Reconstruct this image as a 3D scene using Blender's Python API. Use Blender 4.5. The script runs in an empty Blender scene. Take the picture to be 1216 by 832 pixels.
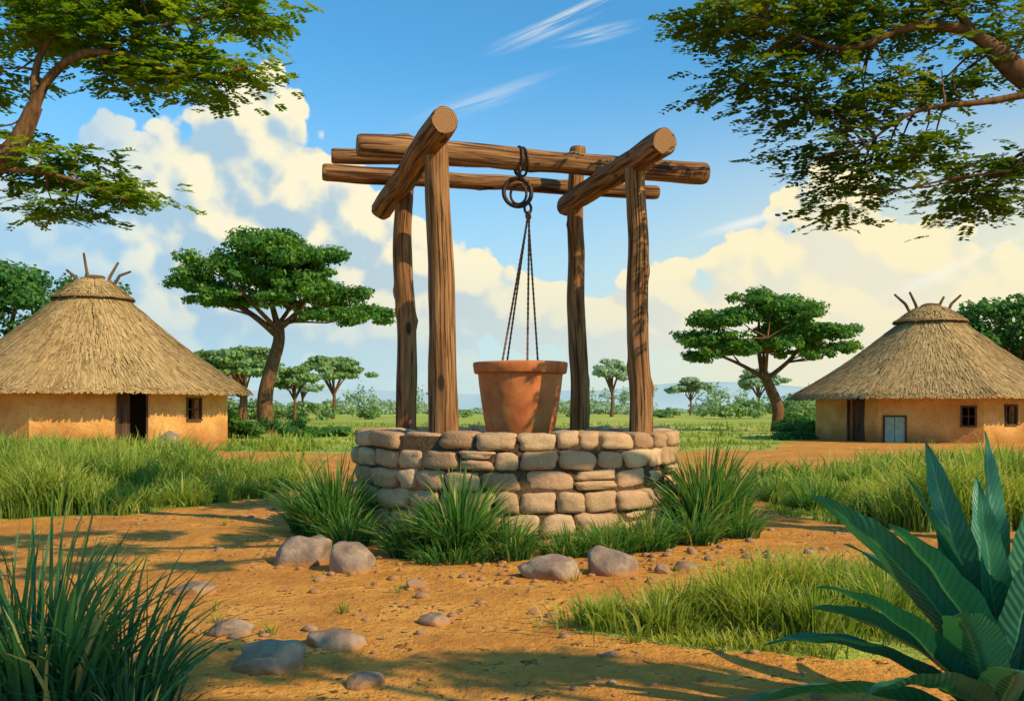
import bpy, math, random
import numpy as np
from mathutils import Vector, Matrix, noise as mnoise
random.seed(7); RNG=np.random.default_rng(7)
scene=bpy.context.scene
scene.view_settings.view_transform='Standard'
try: scene.view_settings.look='None'
except Exception: pass
scene.view_settings.exposure=0

# ------------------------------------------------------------ helpers
def link(ob,parent=None):
    scene.collection.objects.link(ob)
    if parent is not None: ob.parent=parent
    return ob
def empty(name,loc=(0,0,0)):
    e=bpy.data.objects.new(name,None); e.location=loc; e.empty_display_size=.2
    return link(e)
def build(name,V,F,mats,attrs=None,parent=None,smooth=True,mi=None):
    me=bpy.data.meshes.new(name)
    V=np.asarray(V,dtype=np.float32)
    if isinstance(F,np.ndarray):
        m,k=F.shape
        me.vertices.add(len(V)); me.vertices.foreach_set("co",V.ravel())
        me.loops.add(m*k); me.loops.foreach_set("vertex_index",F.astype(np.int32).ravel())
        me.polygons.add(m); me.polygons.foreach_set("loop_start",(np.arange(m)*k).astype(np.int32))
        me.update(calc_edges=True)
    else:
        me.from_pydata(V.tolist(),[],F)
    for a,val in (attrs or {}).items():
        val=np.asarray(val,dtype=np.float32)
        if val.ndim==2:
            at=me.attributes.new(a,'FLOAT_VECTOR','POINT'); at.data.foreach_set('vector',val.ravel())
        else:
            at=me.attributes.new(a,'FLOAT','POINT'); at.data.foreach_set('value',val)
    for m_ in (mats if isinstance(mats,(list,tuple)) else [mats]): me.materials.append(m_)
    if mi is not None: me.polygons.foreach_set('material_index',np.asarray(mi,dtype=np.int32))
    me.polygons.foreach_set('use_smooth',[smooth]*len(me.polygons))
    me.update()
    return link(bpy.data.objects.new(name,me),parent)
class Acc:
    def __init__(s): s.V=[];s.F=[];s.n=0;s.A={};s.mi=[]
    def add(s,V,F,mi=0,**at):
        V=np.asarray(V,float); s.V.append(V)
        for f in F: s.F.append([i+s.n for i in f]); s.mi.append(mi)
        for k,v in at.items():
            v=np.asarray(v,float)
            if v.ndim==0: v=np.full(len(V),float(v))
            s.A.setdefault(k,[]).append(v)
        s.n+=len(V)
    def obj(s,name,mats,parent=None,smooth=True):
        return build(name,np.concatenate(s.V),s.F,mats,{k:np.concatenate(v) for k,v in s.A.items()},parent,smooth,s.mi)
def _h(ix,iy,seed):
    v=np.sin(ix*127.1+iy*311.7+seed*74.7)*43758.5453
    return v-np.floor(v)
def vn(x,y,seed=0):
    x=np.asarray(x,float);y=np.asarray(y,float)
    ix=np.floor(x);iy=np.floor(y);fx=x-ix;fy=y-iy
    fx=fx*fx*(3-2*fx);fy=fy*fy*(3-2*fy)
    a=_h(ix,iy,seed);b=_h(ix+1,iy,seed);c=_h(ix,iy+1,seed);d=_h(ix+1,iy+1,seed)
    return (a*(1-fx)+b*fx)*(1-fy)+(c*(1-fx)+d*fx)*fy
def fbm(x,y,seed=0,o=4):
    s=0;a=.5
    for i in range(o):
        s=s+a*vn(x*2**i,y*2**i,seed+i*3); a*=.5
    return s
def sst(a,b,x):
    t=np.clip((x-a)/(b-a),0,1); return t*t*(3-2*t)

# ------------------------------------------------------------ nodes
def nd(nt,t,ins=None,**pr):
    n=nt.nodes.new(t)
    for k,v in pr.items(): setattr(n,k,v)
    for k,v in (ins or {}).items():
        if isinstance(v,bpy.types.NodeSocket): nt.links.new(v,n.inputs[k])
        else: n.inputs[k].default_value=v
    return n
def M(nt,op,a,b=None,c=None,clamp=False):
    n=nt.nodes.new('ShaderNodeMath'); n.operation=op; n.use_clamp=clamp
    for i,v in enumerate((a,b,c)):
        if v is None: continue
        if isinstance(v,bpy.types.NodeSocket): nt.links.new(v,n.inputs[i])
        else: n.inputs[i].default_value=v
    return n.outputs[0]
def VM(nt,op,a,b=None):
    n=nt.nodes.new('ShaderNodeVectorMath'); n.operation=op
    for i,v in enumerate((a,b)):
        if v is None: continue
        if isinstance(v,bpy.types.NodeSocket): nt.links.new(v,n.inputs[i])
        else: n.inputs[i].default_value=v
    return n.outputs['Value'] if op in('LENGTH','DOT_PRODUCT') else n.outputs[0]
def MIX(nt,f,a,b,bt='MIX'):
    n=nt.nodes.new('ShaderNodeMix'); n.data_type='RGBA'; n.blend_type=bt
    for i,v in ((0,f),(6,a),(7,b)):
        if isinstance(v,bpy.types.NodeSocket): nt.links.new(v,n.inputs[i])
        elif i==0: n.inputs[0].default_value=v
        else: n.inputs[i].default_value=(*v,1) if len(v)==3 else v
    return n.outputs[2]
def MR(nt,v,a,b,c=0.,d=1.,smooth=True):
    n=nd(nt,'ShaderNodeMapRange',{0:v,1:a,2:b,3:c,4:d}); n.interpolation_type='SMOOTHSTEP' if smooth else 'LINEAR'
    return n.outputs[0]
def NZ(nt,vec,scale,detail=4,rough=.55,dist=0.):
    return nd(nt,'ShaderNodeTexNoise',{'Vector':vec,'Scale':scale,'Detail':detail,'Roughness':rough,'Distortion':dist}).outputs[0]
def ramp(nt,f,stops):
    n=nt.nodes.new('ShaderNodeValToRGB'); nt.links.new(f,n.inputs[0])
    e=n.color_ramp.elements
    while len(e)<len(stops): e.new(.5)
    for i,(p,c) in enumerate(stops): e[i].position=p; e[i].color=(*c,1)
    return n.outputs[0]
def mat(name,rough=.9,spec=.2):
    m=bpy.data.materials.new(name); m.use_nodes=True; nt=m.node_tree
    b=nt.nodes['Principled BSDF']; b.inputs['Roughness'].default_value=rough
    b.inputs['Specular IOR Level'].default_value=spec
    return m,nt,b
def attr(nt,name,out='Fac'): return nd(nt,'ShaderNodeAttribute',attribute_name=name).outputs[out]
def bump(nt,b,h,strength=.4,dist=.02):
    n=nd(nt,'ShaderNodeBump',{'Height':h,'Strength':strength,'Distance':dist}); nt.links.new(n.outputs[0],b.inputs['Normal'])
def setc(nt,b,c): nt.links.new(c,b.inputs['Base Color'])
def pos(nt): return nd(nt,'ShaderNodeNewGeometry').outputs['Position']

def leafmat(name,dark,mid,light,transl=.35,rough=.6):
    m,nt,b=mat(name,rough,.25)
    r=attr(nt,'rnd'); big=NZ(nt,pos(nt),.9,2)
    f=M(nt,'ADD',M(nt,'MULTIPLY',r,.6),M(nt,'MULTIPLY',MR(nt,big,.35,.65),.4))
    c=ramp(nt,f,[(0,dark),(.5,mid),(1,light)]); setc(nt,b,c)
    t=nd(nt,'ShaderNodeBsdfTranslucent'); nt.links.new(MIX(nt,1.,c,(1.7,1.5,.5),'MULTIPLY'),t.inputs[0])
    mx=nd(nt,'ShaderNodeMixShader',{0:transl}); nt.links.new(b.outputs[0],mx.inputs[1]); nt.links.new(t.outputs[0],mx.inputs[2])
    nt.links.new(mx.outputs[0],nt.nodes['Material Output'].inputs[0]); return m
def grassmat(name,root,mid,tip,alt,transl=.35,var=.55):
    m,nt,b=mat(name,.55,.3)
    t_=attr(nt,'t'); r=attr(nt,'rnd')
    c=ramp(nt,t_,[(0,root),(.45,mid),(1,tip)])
    c=MIX(nt,M(nt,'MULTIPLY',r,.7),c,alt)
    big=NZ(nt,pos(nt),.8,4,.6); big2=NZ(nt,VM(nt,'ADD',pos(nt),(9,4,0)),.35,3,.6)
    c=MIX(nt,MR(nt,big,.40,.64,0,var),c,MIX(nt,1.,c,(.34,.55,.55),'MULTIPLY'))
    c=MIX(nt,MR(nt,big2,.48,.66,0,.7),c,MIX(nt,1.,c,(1.6,1.2,.85),'MULTIPLY'))
    dry=M(nt,'GREATER_THAN',r,.93); c=MIX(nt,M(nt,'MULTIPLY',dry,.8),c,(.50,.42,.14))
    setc(nt,b,c)
    t=nd(nt,'ShaderNodeBsdfTranslucent'); nt.links.new(MIX(nt,1.,c,(1.5,1.5,.6),'MULTIPLY'),t.inputs[0])
    mx=nd(nt,'ShaderNodeMixShader',{0:transl}); nt.links.new(b.outputs[0],mx.inputs[1]); nt.links.new(t.outputs[0],mx.inputs[2])
    nt.links.new(mx.outputs[0],nt.nodes['Material Output'].inputs[0]); return m

# ------------------------------------------------------------ materials
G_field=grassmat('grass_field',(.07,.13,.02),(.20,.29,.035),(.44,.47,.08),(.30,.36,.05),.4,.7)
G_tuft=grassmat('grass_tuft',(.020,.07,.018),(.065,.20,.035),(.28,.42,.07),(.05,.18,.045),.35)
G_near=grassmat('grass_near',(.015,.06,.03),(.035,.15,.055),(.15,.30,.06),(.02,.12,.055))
L_acacia=leafmat('acacia_leaves',(.03,.11,.022),(.075,.21,.03),(.24,.36,.04),.4)
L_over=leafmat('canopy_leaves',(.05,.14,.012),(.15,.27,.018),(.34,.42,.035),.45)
L_over2=leafmat('shade_painted_canopy_leaves',(.03,.085,.010),(.09,.17,.014),(.27,.29,.025),.4)  # darker copy of the canopy leaves, backlit shade painted into the colour
L_bush=leafmat('bush_leaves',(.025,.10,.025),(.06,.18,.035),(.16,.29,.05),.4)
L_far=leafmat('far_leaves',(.12,.22,.10),(.19,.31,.11),(.30,.41,.13))  # paled for distance, aerial haze mixed into the leaf colour
L_far2=leafmat('haze_tinted_leaves',(.24,.36,.29),(.30,.41,.29),(.38,.47,.29))  # pale bluish tint stands in for aerial haze on the farthest foliage

m_bark,nt,b=mat('bark',.95,.1)
p=pos(nt); n1=NZ(nt,VM(nt,'MULTIPLY',p,(1,1,.25)),14,5); setc(nt,b,ramp(nt,n1,[(.3,(.07,.03,.015)),(.7,(.25,.125,.055))])); bump(nt,b,n1,.5,.03)

def woodmat(name,dk,md,lt):
    m,nt,b=mat(name,.8,.25)
    lc=attr(nt,'lc','Vector')
    st=NZ(nt,VM(nt,'MULTIPLY',lc,(26,26,1.6)),1.,6,.6,.6)
    st2=NZ(nt,VM(nt,'MULTIPLY',lc,(9,9,.9)),1.,4,.5,1.2)
    crack=NZ(nt,VM(nt,'MULTIPLY',lc,(40,40,1.1)),1.,3,.5,.3)
    c=ramp(nt,M(nt,'ADD',M(nt,'MULTIPLY',st,.5),M(nt,'MULTIPLY',st2,.5)),[(.34,dk),(.48,md),(.66,lt)])
    ck=MR(nt,crack,.37,.46)
    c=MIX(nt,ck,MIX(nt,1.,c,(.25,.2,.18),'MULTIPLY'),c)
    kn=nd(nt,'ShaderNodeTexVoronoi',{'Vector':VM(nt,'MULTIPLY',lc,(4.5,4.5,1.9)),'Scale':1.}).outputs[0]
    c=MIX(nt,MR(nt,kn,.10,.2),(.05,.022,.012),c)
    setc(nt,b,c)
    bump(nt,b,M(nt,'ADD',M(nt,'MULTIPLY',ck,.7),st),.9,.025)
    return m
m_wood=woodmat('weathered_log',(.085,.034,.012),(.26,.115,.04),(.46,.235,.09))
m_cap,nt,b=mat('log_end_grain',.85,.15)
lc=attr(nt,'lc','Vector'); rr=VM(nt,'LENGTH',VM(nt,'MULTIPLY',lc,(1,1,0)))
nz=NZ(nt,lc,14,3); w=M(nt,'SINE',M(nt,'ADD',M(nt,'MULTIPLY',rr,330),M(nt,'MULTIPLY',nz,9)))
setc(nt,b,MIX(nt,MR(nt,w,-1,1,.15,.85),(.20,.09,.035),(.44,.23,.10)))

m_stone,nt,b=mat('well_stone',.9,.2)
p=pos(nt); r=attr(nt,'rnd')
n1=NZ(nt,p,7,6,.6); n2=NZ(nt,p,45,4,.7); n3=NZ(nt,p,2.2,3)
c=ramp(nt,r,[(0,(.36,.195,.10)),(.35,(.50,.30,.155)),(.7,(.64,.42,.23)),(1,(.50,.275,.15))])
c=MIX(nt,MR(nt,n1,.40,.75,0,.55),c,(.31,.17,.095))
c=MIX(nt,MR(nt,n2,.45,.75,0,.45),c,(.67,.47,.28))
c=MIX(nt,MR(nt,n3,.50,.76,0,.45),c,(.26,.145,.08))
setc(nt,b,c); bump(nt,b,M(nt,'ADD',n1,M(nt,'MULTIPLY',n2,.35)),.8,.028)
m_mortar,nt,b=mat('mortar',.95,.1)
n1=NZ(nt,pos(nt),30,4); setc(nt,b,ramp(nt,n1,[(.3,(.05,.028,.016)),(.7,(.13,.075,.04))])); bump(nt,b,n1,.6,.02)

m_rock,nt,b=mat('field_rock',.85,.25)
p=pos(nt); n1=NZ(nt,p,6,6,.6); n2=NZ(nt,p,40,4,.7)
c=ramp(nt,n1,[(.3,(.16,.105,.075)),(.5,(.29,.195,.135)),(.72,(.46,.33,.22))])
c=MIX(nt,MR(nt,n2,.55,.75,0,.5),c,(.12,.085,.065)); 
nrm=nd(nt,'ShaderNodeSeparateXYZ',{0:p}).outputs[2]
c=MIX(nt,MR(nt,nrm,.0,.06,.8,0.),c,(.42,.18,.05))
setc(nt,b,c); bump(nt,b,M(nt,'ADD',n1,M(nt,'MULTIPLY',n2,.3)),.8,.035)

m_clay,nt,b=mat('terracotta',.7,.3)
p=pos(nt); n1=NZ(nt,p,5,5,.6); n2=NZ(nt,VM(nt,'MULTIPLY',p,(9,9,2.5)),1.6,5); n3=NZ(nt,p,70,3)
c=ramp(nt,n1,[(.3,(.46,.115,.03)),(.55,(.62,.185,.05)),(.75,(.70,.27,.09))])
c=MIX(nt,MR(nt,n2,.55,.75,0,.6),c,(.27,.075,.026)); c=MIX(nt,MR(nt,n3,.62,.75,0,.4),c,(.68,.34,.16))
setc(nt,b,c); bump(nt,b,M(nt,'ADD',n1,M(nt,'MULTIPLY',n3,.25)),.35,.01)
m_rope,nt,b=mat('rope_fibre',.95,.1)
lc=attr(nt,'lc','Vector'); s=M(nt,'SINE',M(nt,'ADD',M(nt,'MULTIPLY',nd(nt,'ShaderNodeSeparateXYZ',{0:lc}).outputs[2],220),M(nt,'MULTIPLY',nd(nt,'ShaderNodeSeparateXYZ',{0:lc}).outputs[0],250)))
setc(nt,b,MIX(nt,MR(nt,s,-1,1),(.12,.055,.025),(.42,.23,.11))); bump(nt,b,s,.8,.01)
m_iron,nt,b=mat('rusty_iron',.6,.5); b.inputs['Metallic'].default_value=.6
n1=NZ(nt,pos(nt),40,4); setc(nt,b,ramp(nt,n1,[(.35,(.025,.02,.018)),(.7,(.10,.05,.03))]))

m_mud,nt,b=mat('mud_wall',.95,.1)
p=pos(nt); n1=NZ(nt,p,.9,6,.6); n2=NZ(nt,p,9,4,.6)
c=ramp(nt,n1,[(.3,(.50,.23,.065)),(.5,(.66,.34,.10)),(.72,(.75,.43,.15))])
z=nd(nt,'ShaderNodeSeparateXYZ',{0:p}).outputs[2]
c=MIX(nt,MR(nt,M(nt,'ADD',z,M(nt,'MULTIPLY',n1,.8)),.3,1.2,.8,0.),c,(.32,.13,.04))
c=MIX(nt,MR(nt,n2,.48,.75,0,.55),c,(.40,.18,.06))
setc(nt,b,c); bump(nt,b,M(nt,'ADD',n1,M(nt,'MULTIPLY',n2,.4)),.8,.12)
m_darkwood,nt,b=mat('hut_door_wood',.8,.2)
n1=NZ(nt,VM(nt,'MULTIPLY',pos(nt),(14,14,1)),1.,4); setc(nt,b,ramp(nt,n1,[(.3,(.035,.02,.014)),(.7,(.14,.075,.04))]))
m_bluedoor,nt,b=mat('painted_shutter',.7,.3)
n1=NZ(nt,pos(nt),5,4); setc(nt,b,ramp(nt,n1,[(.35,(.22,.31,.25)),(.7,(.33,.42,.33))]))
m_room,nt,b=mat('interior_shade_paint',1,.0); b.inputs['Base Color'].default_value=(.03,.02,.015,1)  # near-black colour that paints the unlit depth of the rooms

m_thatch,nt,b=mat('thatch_straw',.9,.15)
r=attr(nt,'rnd'); n1=NZ(nt,pos(nt),.8,4,.6)
f=M(nt,'ADD',M(nt,'MULTIPLY',r,.5),M(nt,'MULTIPLY',n1,.5))
c=ramp(nt,f,[(.15,(.20,.11,.042)),(.45,(.41,.255,.10)),(.85,(.60,.40,.18))]); setc(nt,b,c)

m_agave,nt,b=mat('broad_leaf',.42,.4)
u=attr(nt,'u'); t_=attr(nt,'t'); r=attr(nt,'rnd')
vein=M(nt,'SINE',M(nt,'MULTIPLY',M(nt,'ADD',t_,M(nt,'MULTIPLY',M(nt,'ABSOLUTE',u),-.10)),170))
c=MIX(nt,t_,(.012,.10,.075),(.03,.19,.11)); c=MIX(nt,MR(nt,vein,.2,1.,0,.35),c,(.006,.06,.055))
c=MIX(nt,MR(nt,M(nt,'ABSOLUTE',u),.02,.10,.85,0.),c,(.12,.30,.14))
c=MIX(nt,M(nt,'MULTIPLY',r,.4),c,(.05,.21,.07))
n1=NZ(nt,pos(nt),9,4); c=MIX(nt,MR(nt,n1,.55,.8,0,.4),c,(.08,.19,.05))
setc(nt,b,c); bump(nt,b,vein,.25,.01)
tb=nd(nt,'ShaderNodeBsdfTranslucent'); nt.links.new(MIX(nt,1.,c,(1.5,1.6,.7),'MULTIPLY'),tb.inputs[0])
mx=nd(nt,'ShaderNodeMixShader',{0:.25}); nt.links.new(b.outputs[0],mx.inputs[1]); nt.links.new(tb.outputs[0],mx.inputs[2]); nt.links.new(mx.outputs[0],nt.nodes['Material Output'].inputs[0])

# ground
m_ground,nt,b=mat('earth_and_turf',.95,.1)
p=pos(nt); g=attr(nt,'grass')
n0=NZ(nt,p,.35,4,.6); n1=NZ(nt,p,2.2,6,.62); n2=NZ(nt,p,14,5,.65); n3=NZ(nt,p,70,3,.6)
dirt=ramp(nt,n1,[(.28,(.44,.165,.034)),(.5,(.64,.275,.052)),(.72,(.78,.385,.088))])
dirt=MIX(nt,MR(nt,n0,.46,.70,0,.6),dirt,(.46,.17,.04))
dirt=MIX(nt,MR(nt,n2,.54,.72,0,.5),dirt,(.33,.12,.032))
clod=nd(nt,'ShaderNodeTexVoronoi',{'Vector':VM(nt,'ADD',p,VM(nt,'MULTIPLY',nd(nt,'ShaderNodeTexNoise',{'Vector':p,'Scale':9.}).outputs[1],(.25,.25,.25))),'Scale':10.}).outputs[0]
cm=M(nt,'MULTIPLY',MR(nt,clod,.16,.32,1.,0.),MR(nt,n1,.47,.58))
dirt=MIX(nt,M(nt,'MULTIPLY',cm,.9),dirt,(.19,.07,.022))
turf=ramp(nt,n1,[(.3,(.17,.25,.03)),(.5,(.31,.37,.05)),(.75,(.45,.46,.09))])
bigp=NZ(nt,VM(nt,'MULTIPLY',p,(.03,.12,1)),1.,4,.6)
turf=MIX(nt,MR(nt,bigp,.42,.62,0,.85),turf,(.56,.51,.12))
bigq=NZ(nt,VM(nt,'MULTIPLY',VM(nt,'ADD',p,(31,7,0)),(.04,.15,1)),1.,4,.6)
turf=MIX(nt,MR(nt,bigq,.50,.64,0,.75),turf,(.14,.25,.04))
gm=M(nt,'ADD',g,M(nt,'MULTIPLY',M(nt,'SUBTRACT',n2,.5),.9)); gm=MR(nt,gm,.35,.65)
setc(nt,b,MIX(nt,gm,dirt,turf))
hh=M(nt,'ADD',M(nt,'ADD',M(nt,'MULTIPLY',n2,.8),M(nt,'MULTIPLY',n3,.2)),M(nt,'MULTIPLY',cm,.5))
bump(nt,b,hh,.85,.06)
m_hill,nt,b=mat('haze_tinted_hill',1,0)  # distance haze painted in as the pale blue base colour
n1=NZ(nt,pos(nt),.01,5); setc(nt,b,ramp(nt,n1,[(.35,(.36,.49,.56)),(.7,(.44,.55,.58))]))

# ------------------------------------------------------------ terrain
POLY=[
 [(-60,11),(-5.6,11.0),(-4.4,11.6),(-3.8,13.2),(-3.3,15.2),(-4.2,18.5),(-9,27),(-12,31),(-60,31)],
 [(3.3,14.5),(3.25,11.4),(4.1,10.1),(60,9.2),(60,24),(12,24),(6.5,20.5),(4.1,17)],
 [(-10,33),(-8,28.5),(-3,27.5),(3,29),(8,30.5),(10,36),(25,60),(600,120),(600,900),(-600,900),(-600,60),(-24,46),(-11,40)],
 [(.35,5.5),(.9,5.2),(1.6,4.95),(2.4,4.8),(3.6,4.8),(3.6,5.9),(2.6,6.5),(1.6,6.35),(.9,5.9)],
 [(-1.7,9.6),(-1.0,8.9),(-.2,8.5),(1.0,8.7),(2.0,9.5),(2.1,10.6),(1.2,10),(0,9.2),(-1.4,10.1)],
]
def sdpoly(x,y,P):
    d=np.full(x.shape,1e9); inside=np.zeros(x.shape,bool); n=len(P)
    for i in range(n):
        ax,ay=P[i]; bx,by=P[(i+1)%n]
        ex,ey=bx-ax,by-ay; px,py=x-ax,y-ay
        t=np.clip((px*ex+py*ey)/(ex*ex+ey*ey),0,1)
        d=np.minimum(d,np.hypot(px-ex*t,py-ey*t))
        cond=((ay>y)!=(by>y))
        with np.errstate(divide='ignore',invalid='ignore'):
            xi=(bx-ax)*(y-ay)/((by-ay) if by!=ay else 1e-9)+ax
        inside^=cond&(x<xi)
    return np.where(inside,d,-d)
def gmask(x,y):
    x=np.asarray(x,float);y=np.asarray(y,float)
    s=np.full(x.shape,-9.)
    for i,P in enumerate(POLY):
        sc=np.clip(y/14,.3,3)
        s=np.maximum(s,sdpoly(x,y,P)/sc)
    s=s+(fbm(x*.9,y*.9,3)-.47)*.9+(fbm(x*3.1,y*3.1,13,3)-.44)*.5
    m=sst(-.12,.22,s)
    return np.where((y>300)|(y<-3)|(np.abs(x)>60)&(y>0),1,m)
def gh(x,y):
    x=np.asarray(x,float);y=np.asarray(y,float)
    near=sst(120,30,np.hypot(x,y))
    h=(fbm(x*.35,y*.35,11,3)-.44)*.12+(fbm(x*2.3,y*2.3,21,4)-.47)*.06
    dw=np.hypot(x-.045,y-10.64)
    return h*near*np.clip((dw-1.2)/.8,0.15,1)
def axis(segs):
    out=[]
    for a,b_,s in segs: out+=list(np.arange(a,b_,s))
    return out
xs=axis([(-3000,-400,400),(-400,-80,40),(-80,-24,4),(-24,-8,.4),(-8,8,.075),(8,24,.4),(24,80,4),(80,400,40),(400,3001,400)])
ys=axis([(-400,-20,60),(-20,2,1.5),(2,16,.075),(16,40,.3),(40,90,2),(90,400,20),(400,3600,300)])
X,Y=np.meshgrid(xs,ys); Z=gh(X,Y)
V=np.stack([X,Y,Z],-1).reshape(-1,3); nx=len(xs);ny=len(ys)
ii=(np.arange(ny-1)[:,None]*nx+np.arange(nx-1)[None]).ravel()
F=np.stack([ii,ii+1,ii+1+nx,ii+nx],-1)
build('ground',V,F,m_ground,{'grass':gmask(X,Y).ravel()})

# ------------------------------------------------------------ grass
def blades(roots,h,w,lean,ang=None,rng=RNG,curl=1.):
    n=len(roots)
    if ang is None: ang=rng.uniform(0,2*np.pi,n)
    d=np.stack([np.cos(ang),np.sin(ang),np.zeros(n)],-1)
    fa=rng.uniform(0,np.pi,n); wv=np.stack([np.cos(fa),np.sin(fa),np.zeros(n)],-1)
    T=[0,.3,.58,.82,1.]; W=[.8,1.,.82,.5,.04]; K=len(T)
    V=np.zeros((n,2*K,3)); tt=np.zeros((n,2*K))
    for k,(t,ww) in enumerate(zip(T,W)):
        c=roots+d*(lean*h*(t**1.9))[:,None]
        up=h*(t-.38*np.minimum(lean,1.6)*curl*t**3)
        c=c+np.stack([np.zeros(n),np.zeros(n),up],-1)
        V[:,2*k]=c-wv*(w*ww/2)[:,None]; V[:,2*k+1]=c+wv*(w*ww/2)[:,None]; tt[:,2*k:2*k+2]=t
    base=(np.arange(n)*2*K)[:,None,None]
    q=np.array([[2*j,2*j+1,2*j+3,2*j+2] for j in range(K-1)])[None]
    F=(base+q).reshape(-1,4)
    return V.reshape(-1,3),F,{'t':tt.ravel(),'rnd':np.repeat(rng.random(n),2*K)}
def join(parts):
    Vs=[];Fs=[];A={};o=0
    for V,F,a in parts:
        Vs.append(V);Fs.append(F+o);o+=len(V)
        for k,v in a.items(): A.setdefault(k,[]).append(v)
    return np.concatenate(Vs),np.concatenate(Fs),{k:np.concatenate(v) for k,v in A.items()}
def scatter(n,x0,x1,y0,y1,thr=.45,lo=.28):
    y=RNG.uniform(y0,y1,n*3); x=RNG.uniform(x0,x1,n*3)
    g=gmask(x,y); pat=fbm(x*1.7,y*1.7,77,3)
    ok=(g>thr+RNG.uniform(-.2,.3,len(x)))&(pat>lo+RNG.uniform(0,.2,len(x)))
    ok&=np.abs(x)<np.abs(y)*.62+2
    x=x[ok][:n];y=y[ok][:n]
    return np.stack([x,y,gh(x,y)-.01],-1)
parts=[]
def field(n,x0,x1,y0,y1,hh,ww,ln=.6):
    r=scatter(n,x0,x1,y0,y1); k=len(r)
    f=fbm(r[:,0]*.9,r[:,1]*.9,5,3)
    hv=hh*(.15+2.6*np.clip(f-.22,0,1)**1.3*1.6)*RNG.uniform(.5,1.35,k)
    parts.append(blades(r,hv,ww*RNG.uniform(.7,1.3,k),RNG.uniform(.1,ln,k)))
field(22000,-12,-3,10.8,16,.50,.019,.8)
field(18000,-15,-3,15,24,.48,.028,.8)
field(10000,-22,-6,22,32,.36,.04,.8)
field(15000,3,11,9.2,14,.42,.019,.8)
field(14000,3,15,13,25,.38,.029,.8)
field(5000,-16,16,27,36,.16,.03,.8)
field(9000,-40,40,36,80,.22,.07,.8)
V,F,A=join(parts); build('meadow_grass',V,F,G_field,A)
parts=[]
r=scatter(8500,.1,3.6,4.5,7.0,lo=.32); k=len(r)
parts.append(blades(r,RNG.uniform(.08,.22,k)*(.3+1.5*fbm(r[:,0]*2,r[:,1]*2,9,3))*np.clip(r[:,0]/1.6,.45,1),RNG.uniform(.006,.011,k),RNG.uniform(.2,.9,k)))
for cx,cy,s in [(1.25,5.8,.9),(1.75,6.1,1),(2.1,5.6,1),(1.6,5.3,.8),(2.3,6.2,1),(.8,5.5,.6),(1.35,5.5,.8),(1.95,5.95,1),(1.5,6.0,1),(.5,5.6,.5),(.95,5.75,.7)]:
    k=330; a=RNG.uniform(0,6.28,k); rr=np.abs(RNG.normal(0,.12,k)); x=cx+rr*np.cos(a); y=cy+rr*np.sin(a)
    parts.append(blades(np.stack([x,y,gh(x,y)],-1),RNG.uniform(.18,.46,k)*s,RNG.uniform(.008,.014,k),RNG.uniform(.1,.8,k),a+RNG.normal(0,.5,k)))
V,F,A=join(parts); build('grass_patch',V,F,G_field,A)
# stray weeds on the path
sp_=np.random.default_rng(17); parts=[]
n=0
while n<26:
    y=sp_.uniform(4.6,15); x=sp_.uniform(-.5,.5)*y
    if math.hypot(x-.045,y-10.64)<2.6 or gmask(np.array([x]),np.array([y]))[0]>.3: continue
    k=int(sp_.uniform(6,22)); a=sp_.uniform(0,6.28,k); rr=.03*sp_.random(k)
    xx=x+rr*np.cos(a); yy=y+rr*np.sin(a)
    parts.append(blades(np.stack([xx,yy,gh(xx,yy)],-1),sp_.uniform(.04,.13,k),sp_.uniform(.005,.009,k),sp_.uniform(.3,1.1,k),a,sp_)); n+=1
V,F,A=join(parts); build('path_weeds',V,F,G_field,A)

def tuft(name,specs,m,rng):
    parts=[]
    for cx,cy,R,n,h0,h1,w,ln in specs:
        a=rng.uniform(0,2*np.pi,n); rr=R*np.sqrt(rng.random(n)); x=cx+rr*np.cos(a); y=cy+rr*np.sin(a)
        dw=np.hypot(x-.045,y-10.64); bad=dw<1.72
        x=np.where(bad,.045+(x-.045)/dw*1.74,x); y=np.where(bad,10.64+(y-10.64)/dw*1.74,y)
        lean=(.08+rr/R*ln)*rng.uniform(.4,1.4,n)
        hv=(h0+(h1-h0)*rng.random(n)**1.3)*(1.05-.35*rr/R)
        parts.append(blades(np.stack([x,y,gh(x,y)-.01],-1),hv,w*rng.uniform(.7,1.3,n),lean,a+rng.normal(0,.35,n),rng))
    V,F,A=join(parts); return build(name,V,F,m,A)
rg=np.random.default_rng(3)
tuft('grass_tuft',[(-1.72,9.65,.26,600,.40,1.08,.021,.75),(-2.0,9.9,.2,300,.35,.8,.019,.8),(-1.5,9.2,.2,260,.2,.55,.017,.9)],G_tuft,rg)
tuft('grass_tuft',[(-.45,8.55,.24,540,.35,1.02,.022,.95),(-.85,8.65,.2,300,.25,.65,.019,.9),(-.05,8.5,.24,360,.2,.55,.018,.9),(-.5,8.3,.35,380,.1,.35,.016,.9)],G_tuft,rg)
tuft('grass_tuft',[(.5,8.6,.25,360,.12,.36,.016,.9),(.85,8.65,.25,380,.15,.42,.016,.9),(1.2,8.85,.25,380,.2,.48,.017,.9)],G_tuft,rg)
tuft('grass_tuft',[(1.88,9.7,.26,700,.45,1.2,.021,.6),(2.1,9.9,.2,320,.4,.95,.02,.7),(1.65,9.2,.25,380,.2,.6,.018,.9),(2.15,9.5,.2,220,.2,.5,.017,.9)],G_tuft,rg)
tuft('tall_grass_clump',[(-1.85,3.95,.22,200,.5,1.15,.020,.65),(-1.62,4.1,.2,160,.3,.9,.018,.85),(-2.1,4.2,.3,210,.45,1.05,.018,.7),(-1.5,3.9,.2,90,.2,.55,.014,1.0)],G_near,rg)
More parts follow.
